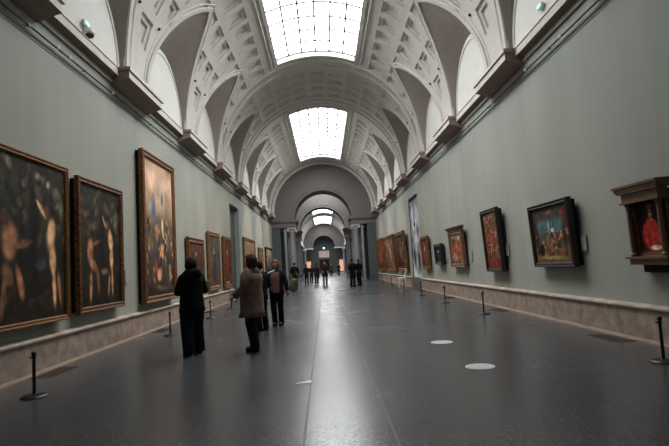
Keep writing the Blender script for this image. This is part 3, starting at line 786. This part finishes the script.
# tabernacle framed portrait
y0, y1, z0, z1 = 7.70, 8.70, 1.33, 2.62
w, h = y1-y0, z1-z0
root = empty('framed_painting', (XR, (y0+y1)/2, z0), 0, 'portrait of a seated figure in red inside a columned wooden tabernacle frame, far right', 'painting')
root.rotation_euler = (math.radians(2), 0, -PI/2)
bm = bmesh.new(); box(bm, -w/2+.12, w/2-.06, 0, .10, -.14, h-.1); o = finish(bm, 'mount', M['backing'], root); o.location = (0,-.10,0)  # black mount extended below the shelf in place of its cast shadow
rt = empty('x'); bpy.data.objects.remove(rt)
me = canvas_mesh(w-.36, h-.42, [(0,(60,44,32)),(.12,(30,22,18)),(1,(20,16,14))],
    [B(.50,.30,.40,.30,0,(150,40,32),.2), B(.52,.48,.30,.18,0,(150,40,32),.25), B(.36,.25,.05,.2,.1,(120,30,24),.6), B(.62,.30,.04,.2,-.1,(124,32,26),.6), B(.50,.75,.14,.12,0,(30,20,18),.3), B(.54,.73,.085,.10,0,(176,130,104),.25), B(.50,.75,.03,.02,0,(70,44,34),.6), B(.58,.75,.03,.015,0,(60,38,30),.6), B(.55,.67,.035,.012,0,(130,64,54),.6), B(.52,.86,.14,.05,0,(126,36,30),.3), B(.56,.61,.05,.04,0,(168,124,98),.4), B(.62,.08,.26,.055,0,(196,164,140),.35)], 31, n=2.2, nx=70, wobble=.008)
cv = link(bpy.data.objects.new('canvas', me)); cv.parent = root; cv.location = (0,-.13,.2)
bm = bmesh.new()
box(bm, -w/2+.02, w/2-.02, -.26, -.10, 0, .1); box(bm, -w/2-.04, w/2+.04, -.30, -.10, .1, .14)
box(bm, -w/2+.04, w/2-.04, -.14, -.10, .14, h-.2) if False else None
finish(bm, 'base_shelf', M['wood'], root)
bm = bmesh.new()
box(bm, -w/2+.04, -w/2+.18, -.16, -.1, .14, h-.22); box(bm, w/2-.18, w/2-.04, -.16, -.1, .14, h-.22); box(bm, -w/2+.18, w/2-.18, -.16, -.1, .14, .2); 
finish(bm, 'surround', M['wood'], root)
for s in (-1, 1):
    bm = bmesh.new(); lathe(bm, [(.06,.14),(.06,.18),(.045,.2),(.048,.5),(.042,h-.36),(.05,h-.34),(.045,h-.32),(.07,h-.25),(.07,h-.22)], s*(w/2-.1), -.21, 16); finish(bm, 'column', M['wood'], root)
bm = bmesh.new()
box(bm, -w/2+.02, w/2-.02, -.27, -.1, h-.22, h-.08); box(bm, -w/2-.02, w/2+.02, -.30, -.1, h-.25, h-.22)
box(bm, -w/2-.04, w/2+.04, -.32, -.1, h-.08, h-.04); box(bm, -w/2-.08, w/2+.08, -.33, -.1, h-.04, h+.02); box(bm, -w/2-.10, w/2+.10, -.36, -.1, h+.02, h+.06)
finish(bm, 'cornice', M['wood'], root)

# wall labels
def wlabel(side, y, z, label, w=.22, h=.34):
    x = XL if side < 0 else XR
    bm = bmesh.new(); box(bm, -.015, .015, -w/2, w/2, 0, h); bevelled(bm, .004)
    o = finish(bm, 'wall_label', M['label']); o.location = (x-side*.03, y, z); tag(o, label, 'label', 'wall labels')
for s, y, z, l in [(1,10.62,1.60,'small grey wall label right of the panel with the teal sky'),(1,15.1,1.60,'small grey wall label right of the tall red panel'),(1,18.9,1.52,'small grey wall label between the third and fourth paintings on the right'),
    (-1,13.55,1.45,'small pale wall label right of the second painting on the left'),(1,22.7,1.5,'small wall label right of the small black panel')]: wlabel(s, y, z, l)

# banner in the right doorway
root = empty('exhibition_banner', (XR+.06, 30.5, .62), 0, 'tall pale lilac and grey printed banner standing in the right doorway', 'banner')
root.rotation_euler = (0,0,-PI/2)
me = canvas_mesh(2.9, 4.7, [(0,(200,200,202)),(.1,(140,138,142)),(.25,(110,108,114)),(.5,(156,154,158)),(.8,(146,144,150)),(1,(130,128,134))],
    [B(.25,.25,.12,.12,0,(40,38,48),.4), B(.75,.22,.12,.12,0,(36,34,44),.4), B(.45,.68,.1,.05,0,(30,28,34),.4), B(.3,.8,.1,.15,0,(176,172,184),.6), B(.7,.85,.1,.14,0,(168,164,176),.6), B(.5,.5,.3,.05,0,(180,178,186),.5), B(.5,.3,.04,.3,0,(190,188,194),.4), B(.75,.55,.08,.1,0,(60,56,66),.5)], 41, n=3, nx=36, wobble=.03)
cv = link(bpy.data.objects.new('printed_panel', me)); cv.parent = root
bm = bmesh.new(); box(bm, -1.5, 1.5, .01, .06, -.0, 4.75); finish(bm, 'backing_board', M['backing'], root)
bm = bmesh.new(); box(bm, -1.5, -1.45, -.03, 0, 0, 4.75); box(bm, 1.45, 1.5, -.03, 0, 0, 4.75); box(bm, -1.45, 1.45, -.03, 0, 4.68, 4.75); finish(bm, 'edge_frame', M['backing'], root)
bm = bmesh.new(); box(bm, -1.5, 1.5, -.1, .3, -.62, 0); finish(bm, 'plinth', M['endplaster'], root)

# ------------------------------------------------------------------ people
def skin_body(pos, edges, radii):
    me = bpy.data.meshes.new('t'); me.from_pydata(pos, edges, [])
    o = link(bpy.data.objects.new('t', me))
    o.modifiers.new('s', 'SKIN'); 
    for v, r in zip(me.skin_vertices[0].data, radii): v.radius = (r, r)
    me.skin_vertices[0].data[0].use_root = True
    o.modifiers[0].use_smooth_shade = True
    s = o.modifiers.new('u', 'SUBSURF'); s.levels = 1; s.render_levels = 1
    dg = bpy.context.evaluated_depsgraph_get()
    out = bpy.data.meshes.new_from_object(o.evaluated_get(dg))
    bpy.data.objects.remove(o)
    return out
def cmat(name, c, c2=None, sc=14):
    if name not in M: M[name] = mat(name, srgb(*c), .85, noise_scale=sc, amt=.2, col2=srgb(*c2) if c2 else None, bump=.15, spec=.2)
    return M[name]
M['skin'] = mat('skin', srgb(186,140,116), .55, noise_scale=6, amt=.05)
def person(x, y, rot, label, H=1.85, la=((-.27,.02,1.13),(-.20,-.22,1.02)), ra=((.27,.02,1.13),(.20,-.22,1.02)), feet=((-.11,0),(.11,.05)), coat=(30,28,30), coatlen=.85, pants=(24,26,34), hair=(34,26,22), hairstyle='short', hood=False, flare=1.0, far=False, head_turn=0, bulk=1.0, shoe=(16,14,14), lw=1.0, top=None):
    """template is 1.75 m tall facing -y; elbows / wrists given for both arms"""
    s = H/1.75
    root = empty('person', (x, y, 0), rot, label, 'person', None)
    fl, fr_ = feet
    # ---- body: torso, limbs (skin modifier), head and hands joined in the same mesh
    hl, hr = (-.09,0,.93), (.09,0,.93)
    kl = (-.10+(fl[0]+.1)*.5, fl[1]*.5-.03, .50); kr = (.10+(fr_[0]-.1)*.5, fr_[1]*.5-.03, .50)
    al = (fl[0], fl[1]+.03, .09); ar = (fr_[0], fr_[1]+.03, .09)
    pos = [(0,0,.98),(0,.01,1.15),(0,.01,1.32),(0,.01,1.44),(0,0,1.53), hl,kl,al,(fl[0]*1.05,fl[1]-.09,.05), hr,kr,ar,(fr_[0]*1.05,fr_[1]-.09,.05),
           (-.155,.01,1.39), la[0], la[1], (.155,.01,1.39), ra[0], ra[1]]
    ed = [(0,1),(1,2),(2,3),(3,4),(0,5),(5,6),(6,7),(7,8),(0,9),(9,10),(10,11),(11,12),(3,13),(13,14),(14,15),(3,16),(16,17),(17,18)]
    rad = [.12,.105,.105,.06,.052,.085,.06,.042,.035,.085,.06,.042,.035,.042,.036,.027,.042,.036,.027]
    bme = skin_body(pos, ed, rad)
    bm = bmesh.new(); bm.from_mesh(bme); bpy.data.meshes.remove(bme)
    # head
    hm = bmesh.new(); bmesh.ops.create_uvsphere(hm, u_segments=20, v_segments=14, radius=1)
    for v in hm.verts:
        c = v.co; xx, yy, zz = c.x*.076, c.y*.098, c.z*.122
        if c.z < -.2: xx *= 1-.35*(-.2-c.z); yy *= 1-.18*(-.2-c.z)
        if c.y < -.5 and abs(c.x) < .28 and -.25 < c.z < .15: yy -= .022*(1-abs(c.x)/.28)*(1-abs(c.z+.08)/.25 if abs(c.z+.08) < .25 else 0)
        if c.y < -.6 and .1 < abs(c.x) < .55 and 0 < c.z < .25: yy += .008
        v.co = Vector((xx, yy, zz))
    for sx in (-1, 1): bmesh.ops.create_uvsphere(hm, u_segments=8, v_segments=6, radius=1, matrix=Matrix.Translation((sx*.077,.01,-.005)) @ Matrix.Diagonal((.012,.02,.032,1)))
    for sx in (-1, 1):
        for (r_, dy, mi_) in ((.013, -.083, 3), (.008, -.090, 1)):
            q = bmesh.ops.create_icosphere(hm, subdivisions=1, radius=r_, matrix=Matrix.Translation((sx*.031,dy,.012)))
            for f in {f for v in q['verts'] for f in v.link_faces}: f.material_index = mi_
    q = bmesh.ops.create_icosphere(hm, subdivisions=1, radius=1, matrix=Matrix.Translation((0,-.088,-.052)) @ Matrix.Diagonal((.022,.010,.006,1)))
    for f in {f for v in q['verts'] for f in v.link_faces}: f.material_index = 2
    bmesh.ops.transform(hm, matrix=Matrix.Translation((0,-.01,1.625)) @ Matrix.Rotation(head_turn, 4, 'Z'), verts=hm.verts)
    t = bpy.data.meshes.new('t'); hm.to_mesh(t); hm.free(); bm.from_mesh(t); bpy.data.meshes.remove(t)
    # hands
    for (e, w_), sx in ((la,-1),(ra,1)):
        e, w_ = Vector(e), Vector(w_); d = (w_-e).normalized(); side = d.cross(Vector((0,0,1)))
        if side.length < .1: side = Vector((0,1,0))
        side.normalize(); nrm = side.cross(d).normalized()
        palm = w_+d*.05
        tube(bm, [w_, w_+d*.03, w_+d*.085], [.024,(.036,.016),(.038,.014)], 8)
        if far: tube(bm, [palm+d*.03, palm+d*.11-nrm*.02], [(.034,.012),(.02,.009)], 6); continue
        for k, ln in enumerate((.062,.075,.082,.072)):
            b0 = w_+d*.08+side*(-.029+.0195*k)
            tube(bm, [b0-d*.02, b0+d*ln*.45-nrm*.006, b0+d*ln*.8-nrm*.022, b0+d*ln*.95-nrm*.038], [.0095,.009,.008,.006], 6)
        b0 = w_+d*.03-side*.03*sx
        tube(bm, [b0, b0+d*.03-side*.022*sx-nrm*.008, b0+d*.06-side*.026*sx-nrm*.018], [.012,.010,.007], 6)
    def fin(bm_, name, m, parent=root):
        bmesh.ops.scale(bm_, vec=(s,s,s), verts=bm_.verts)
        return finish(bm_, name, m, parent, smooth=True)
    fin(bm, 'body', [M['skin'], M['backing'], cmat('lips', (150,84,74)), M['paper']])
    # ---- trousers
    cp = cmat('cloth_%d_%d_%d' % pants, pants)
    bm = bmesh.new(); nn = 14
    stack(bm, [(1.02,0,0,.155*bulk,.115),(.94,0,0,.17*bulk,.125),(.86,0,0,.17*bulk,.12),(.80,0,0,.14,.10)], 16)
    for hp, kn, an in ((hl,kl,al),(hr,kr,ar)):
        h_ = Vector(hp); k_ = Vector(kn); a_ = Vector(an)
        tube(bm, [h_+Vector((0,0,-.02)), h_.lerp(k_,.5), k_, k_.lerp(a_,.5), a_+Vector((0,-.0,-.05))], [.102*lw,.096*lw,.080*lw,.078*lw,.074*lw], nn)
    fin(bm, 'trousers', cp)
    for a_ in (al, ar):
        bm = bmesh.new()
        tube(bm, [(a_[0],a_[1]+.06,.045),(a_[0],a_[1]+.0,.05),(a_[0],a_[1]-.08,.038),(a_[0],a_[1]-.18,.026)], [(.042,.042),(.058,.056),(.060,.042),(.046,.034)], 10)
        fin(bm, 'shoe', cmat('shoe_%d_%d_%d' % shoe, shoe))
    # ---- coat
    cc = cmat('cloth_%d_%d_%d' % coat, coat)
    bm = bmesh.new()
    b = bulk; lo = coatlen
    stack(bm, [(lo,0,0,.20*b*flare,.15*b*flare),(lo+.10,0,0,.195*b,.145*b),(1.0,0,.0,.185*b,.14*b),(1.15,0,0,.175*b,.13*b),(1.30,0,.01,.195*b,.135*b),(1.40,0,.015,.195*b,.115*b),(1.455,0,.01,.13*b,.085),(1.50,0,.005,.07,.068)], 20, wob=.06, seed=x)
    for (e, w_), sx in ((la,-1),(ra,1)):
        sh = Vector((sx*.165,.01,1.40)); e = Vector(e); w_ = Vector(w_)
        d = (w_-e)
        tube(bm, [Vector((sx*.07,.01,1.45)), Vector((sx*.13,.01,1.435)), sh, sh.lerp(e,.5)+Vector((sx*.01,0,0)), e, e+d*.5, e+d*.93], [.045,.066*b,.078*b,.066*b,.06*b,.053*b,.046*b], 12)
    fin(bm, 'coat', cc)
    if hood:
        bm = bmesh.new(); full = hood is True
        a0, b0, t0_ = (.115,.095,.062) if full else (.095,.085,.036)
        tube(bm, [(a0*math.cos(a), .015+b0*math.sin(a), 1.475+(.045 if full else .02)*math.sin(a)) for a in [PI*2*i/16 for i in range(16)]]+[(a0,.015,1.475)], t0_, 10)
        if full: bmesh.ops.create_uvsphere(bm, u_segments=14, v_segments=10, radius=1, matrix=Matrix.Translation((0,.105,1.46)) @ Matrix.Rotation(-.4,4,'X') @ Matrix.Diagonal((.16,.085,.12,1)))
        else: bmesh.ops.create_uvsphere(bm, u_segments=14, v_segments=10, radius=1, matrix=Matrix.Translation((0,.115,1.43)) @ Matrix.Diagonal((.10,.05,.075,1)))
        fin(bm, 'hood' if full else 'scarf', cc if full else cmat('hood_%d_%d_%d' % hood, hood))
    if top:
        bm = bmesh.new(); P0 = None
        for z, rx, ry in ((.90,.19,.146),(1.0,.187,.142),(1.15,.178,.133),(1.30,.196,.138),(1.40,.19,.11),(1.45,.125,.09)):
            row = [bm.verts.new((rx*b*1.02*math.cos(a)*1.0, .01+ry*b*1.05*math.sin(a)-.004, z)) for a in [-PI/2+(k-4)*.15 for k in range(9)]]
            if P0:
                for k in range(8): bm.faces.new((P0[k], P0[k+1], row[k+1], row[k]))
            P0 = row
        fin(bm, 'top', cmat('top_%d_%d_%d' % top, top))
    # ---- hair
    ch = cmat('hair_%d_%d_%d' % hair, hair, tuple(min(255,int(c*1.6)) for c in hair), 30)
    bm = bmesh.new(); bmesh.ops.create_uvsphere(bm, u_segments=24, v_segments=16, radius=1)
    big = {'short':1.0,'curly':1.28,'long':1.12}[hairstyle]
    kill = []
    for v in bm.verts:
        c = v.co.copy()
        face = c.y < -.35 and c.z < .45
        n_ = noise.noise(c*4.5+Vector((x,y,0)))*(.12 if hairstyle == 'curly' else .04)
        xx, yy, zz = c.x*.086*big*(1+n_), (c.y*.106+.008)*big*(1+n_), c.z*.128*(1+(big-1)*.4)*(1+n_)+.008
        if hairstyle == 'long' and c.y > -.2 and c.z < 0: zz *= 1.7
        if face: xx = c.x*.06; yy = c.y*.05
        elif hairstyle == 'short' and c.z < -.45: xx *= .75; yy *= .75
        v.co = Vector((xx,yy,zz))
    bmesh.ops.transform(bm, matrix=Matrix.Translation((0,-.005,1.63)) @ Matrix.Rotation(head_turn, 4, 'Z'), verts=bm.verts)
    fin(bm, 'hair', ch)
    return root, s
R_ = math.radians
def held(name, m, build, loc, rot, label, cat):
    bm = bmesh.new(); build(bm); o = finish(bm, name, m); o.location = loc; o.rotation_euler = rot; return tag(o, label, cat)
# facing angle: template faces -y; rot = -90deg faces -x (left wall)
person(-2.70, 10.35, R_(-140), 'person in black hooded coat and dark trousers standing with back turned before the left paintings', 1.90, hood=True,
    la=((-.25,.0,1.14),(-.24,-.20,1.20)), ra=((.24,-.06,1.14),(.13,-.29,1.20)), feet=((-.14,-.08),(.15,.10)), coat=(16,15,17), coatlen=.78, pants=(24,28,42), hair=(30,22,20), hairstyle='curly', bulk=1.2, flare=1.05, lw=1.42)
person(-1.50, 10.35, R_(-110), 'person in knee-length taupe coat with curly brown hair and dark ankle boots', 1.90, hood=(92,96,108),
    la=((-.29,-.02,1.15),(-.12,-.28,1.10)), ra=((.29,.0,1.15),(.20,-.24,1.02)), feet=((-.08,-.04),(.09,.05)), coat=(126,104,92), coatlen=.63, pants=(44,26,22), hair=(58,42,32), hairstyle='curly', bulk=1.42, flare=1.12, lw=1.12, shoe=(24,14,12))
person(-1.74, 13.6, R_(-140), 'person in black mostly hidden behind the one in the taupe coat', 1.82, coat=(22,20,22), pants=(18,18,20), hair=(24,18,16), coatlen=.8)
person(-1.40, 14.5, R_(-8), 'person with light brown hair, pink top and dark jacket holding up a white brochure', 1.84, hairstyle='curly',
    la=((-.26,-.12,1.22),(-.16,-.36,1.34)), ra=((.27,.0,1.15),(.30,-.05,.92)), feet=((-.08,0),(.08,.06)), coat=(26,27,38), coatlen=.86, pants=(16,16,18), hair=(104,74,52), bulk=1.08, head_turn=R_(-20), top=(136,98,92))
held('brochure', M['paper'], lambda b: box(b, -.24,.24,-.11,.11,-.004,.004), (-1.60,14.02,1.48), (R_(10),R_(-22),R_(-10)), 'pale brochure held up by the person in the dark jacket', 'brochure')
held('tote_bag', cmat('totecloth', (96,86,62), (160,146,110), 18), lambda b: (stack(b, [(0,0,0,.10,.04),(.06,0,0,.14,.06),(.24,0,0,.13,.05),(.36,0,0,.10,.03)], 16, wob=.12), tube(b, [(-.09,0,.34),(-.08,0,.5),(-.03,0,.58),(.05,0,.5),(.09,0,.34)], .012, 6)), (-.96,14.46,.95), (0,R_(20),R_(-35)), 'yellowish patterned shoulder bag hanging at the side of the person in the dark jacket', 'bag')
held('shoulder_bag', cmat('bluebag', (60,76,104)), lambda b: (stack(b, [(0,0,0,.10,.05),(.05,0,0,.13,.07),(.22,0,0,.12,.06),(.28,0,0,.09,.03)], 14), tube(b, [(-.08,0,.26),(-.04,0,.55),(.05,0,.8)], .010, 6)), (-1.72,14.16,.84), (0,0,R_(-30)), 'small blue shoulder bag beside the taupe-coated person', 'bag')
held('leaflet', M['paper'], lambda b: box(b, -.10,.10,-.003,.003,-.07,.07), (-1.87,10.46,1.12), (R_(20),0,R_(55)), 'white leaflet in the hands of the person in the taupe coat', 'leaflet')
held('phone', M['whitemetal'], lambda b: box(b, -.04,.04,-.006,.006,-.08,.08), (-2.43,10.62,1.38), (R_(20),0,R_(30)), 'pale phone held up by the person in the black hooded coat', 'phone')
# distance
P_ = dict(far=True)
person(-2.32, 39.0, R_(170), 'person in long black coat standing by the left columns', 2.0, coat=(18,18,20), coatlen=.5, pants=(16,16,18), bulk=1.1, **P_)
person(-1.78, 49.0, R_(165), 'person in black coat, left of the group under the arch', 1.85, coat=(20,20,22), coatlen=.55, pants=(18,18,20), **P_)
person(-1.45, 53.5, R_(20), 'person in dark clothes half hidden in the group under the arch', 1.75, coat=(34,26,26), pants=(18,18,20), **P_)
person(-.80, 46.8, R_(-160), 'person in dark blue jacket in the middle of the group under the arch', 1.88, coat=(26,28,36), coatlen=.8, pants=(18,20,26), **P_)
person(-.02, 44.0, R_(5), 'person in brown coat and blue jeans walking in the centre of the hall', 1.98, coat=(34,26,24), coatlen=.62, pants=(60,70,84), hairstyle='curly', bulk=1.2, hair=(70,52,40), **P_)
person(2.0, 37.2, R_(140), 'person in black coat on the right, left of the pair by the columns', 2.02, coat=(12,12,13), coatlen=.55, pants=(12,12,13), bulk=1.1, **P_)
person(2.55, 38.6, R_(-150), 'person in black coat on the right, right of the pair by the columns', 1.98, coat=(14,14,15), coatlen=.6, pants=(12,12,13), **P_)
for x, y, l, c in ((-1.0,72,'distant visitor in grey beyond the arch, leftmost before the dark doorway',(90,80,80)), (.2,76,'distant visitor in brown beyond the arch, at the centre',(96,58,48)), (1.0,80,'distant visitor in dark red beyond the arch, right of centre',(80,48,44)), (2.3,84,'distant visitor in black beyond the arch, rightmost',(20,20,22))):
    person(x, y, R_(20), l, 1.9, coat=c, coatlen=.7, pants=(24,24,26), **P_)

# ------------------------------------------------------------------ scale everything to metres
for me in {o.data for o in C.objects if o.type == 'MESH'}:
    me.transform(Matrix.Scale(K, 4))
for o in C.objects: o.location = o.location*K

# ------------------------------------------------------------------ lamps on the skylight curb aimed at the paintings
def spot(x, y, z, tx, ty, tz, power, col=(1,.78,.55), size=50):
    l = bpy.data.lights.new('spotlight', 'SPOT'); l.energy = power; l.color = col; l.spot_size = math.radians(size); l.spot_blend = .8; l.shadow_soft_size = .04
    o = link(bpy.data.objects.new('spotlight', l)); o.location = Vector((x,y,z))*K
    o.rotation_euler = (Vector((tx,ty,tz))-Vector((x,y,z))).to_track_quat('-Z','Y').to_euler()
for y, p in ((9.3,170),(12.,170),(16.1,300),(20.6,300),(24,300),(27.3,280),(35.6,620),(41.8,560),(47.8,560)):
    spot(CX+2.3, y+1.5, 11.2, XL, y, 2.9, p*(2.0 if y < 15 else 3.2), size=34)
for y, p in ((8.3,70),(11.9,210),(16.0,230),(20.5,240),(23.7,200),(26.9,240),(35.0,560),(41.2,560),(47.7,560)):
    spot(CX-2.3, y+3.2, 11.2, XR, y, 2.7, p*(1.9 if y < 15 else 2.8), size=30)

# ------------------------------------------------------------------ world, camera
w = bpy.data.worlds.new('world'); bpy.context.scene.world = w; w.use_nodes = True
w.node_tree.nodes['Background'].inputs[0].default_value = (.6,.7,.8,1); w.node_tree.nodes['Background'].inputs[1].default_value = .3
f = 507.7; pc = (334.5, 223.); vp = (324.7, 266.2); roll = math.radians(3.292)
Yv = Vector((vp[0]-pc[0], -(vp[1]-pc[1]), -f)).normalized()
ux, uy = -math.sin(roll), math.cos(roll)
Uv = Vector((ux, uy, -(ux*Yv.x+uy*Yv.y)/Yv.z)).normalized(); Xv = Yv.cross(Uv)
cam = bpy.data.cameras.new('camera'); cam.sensor_width = 36; cam.lens = f/669*36; cam.clip_end = 400
co = link(bpy.data.objects.new('camera', cam))
mw = Matrix((Xv, Yv, Uv)).to_4x4(); mw.translation = Vector((0,0,1.6))*K
co.matrix_world = mw
sc = bpy.context.scene; sc.camera = co
sc.view_settings.view_transform = 'Standard'; sc.view_settings.look = 'None'; sc.view_settings.gamma = 1; sc.view_settings.exposure = 0.22
sc.cycles.diffuse_bounces = 5; sc.cycles.max_bounces = 8
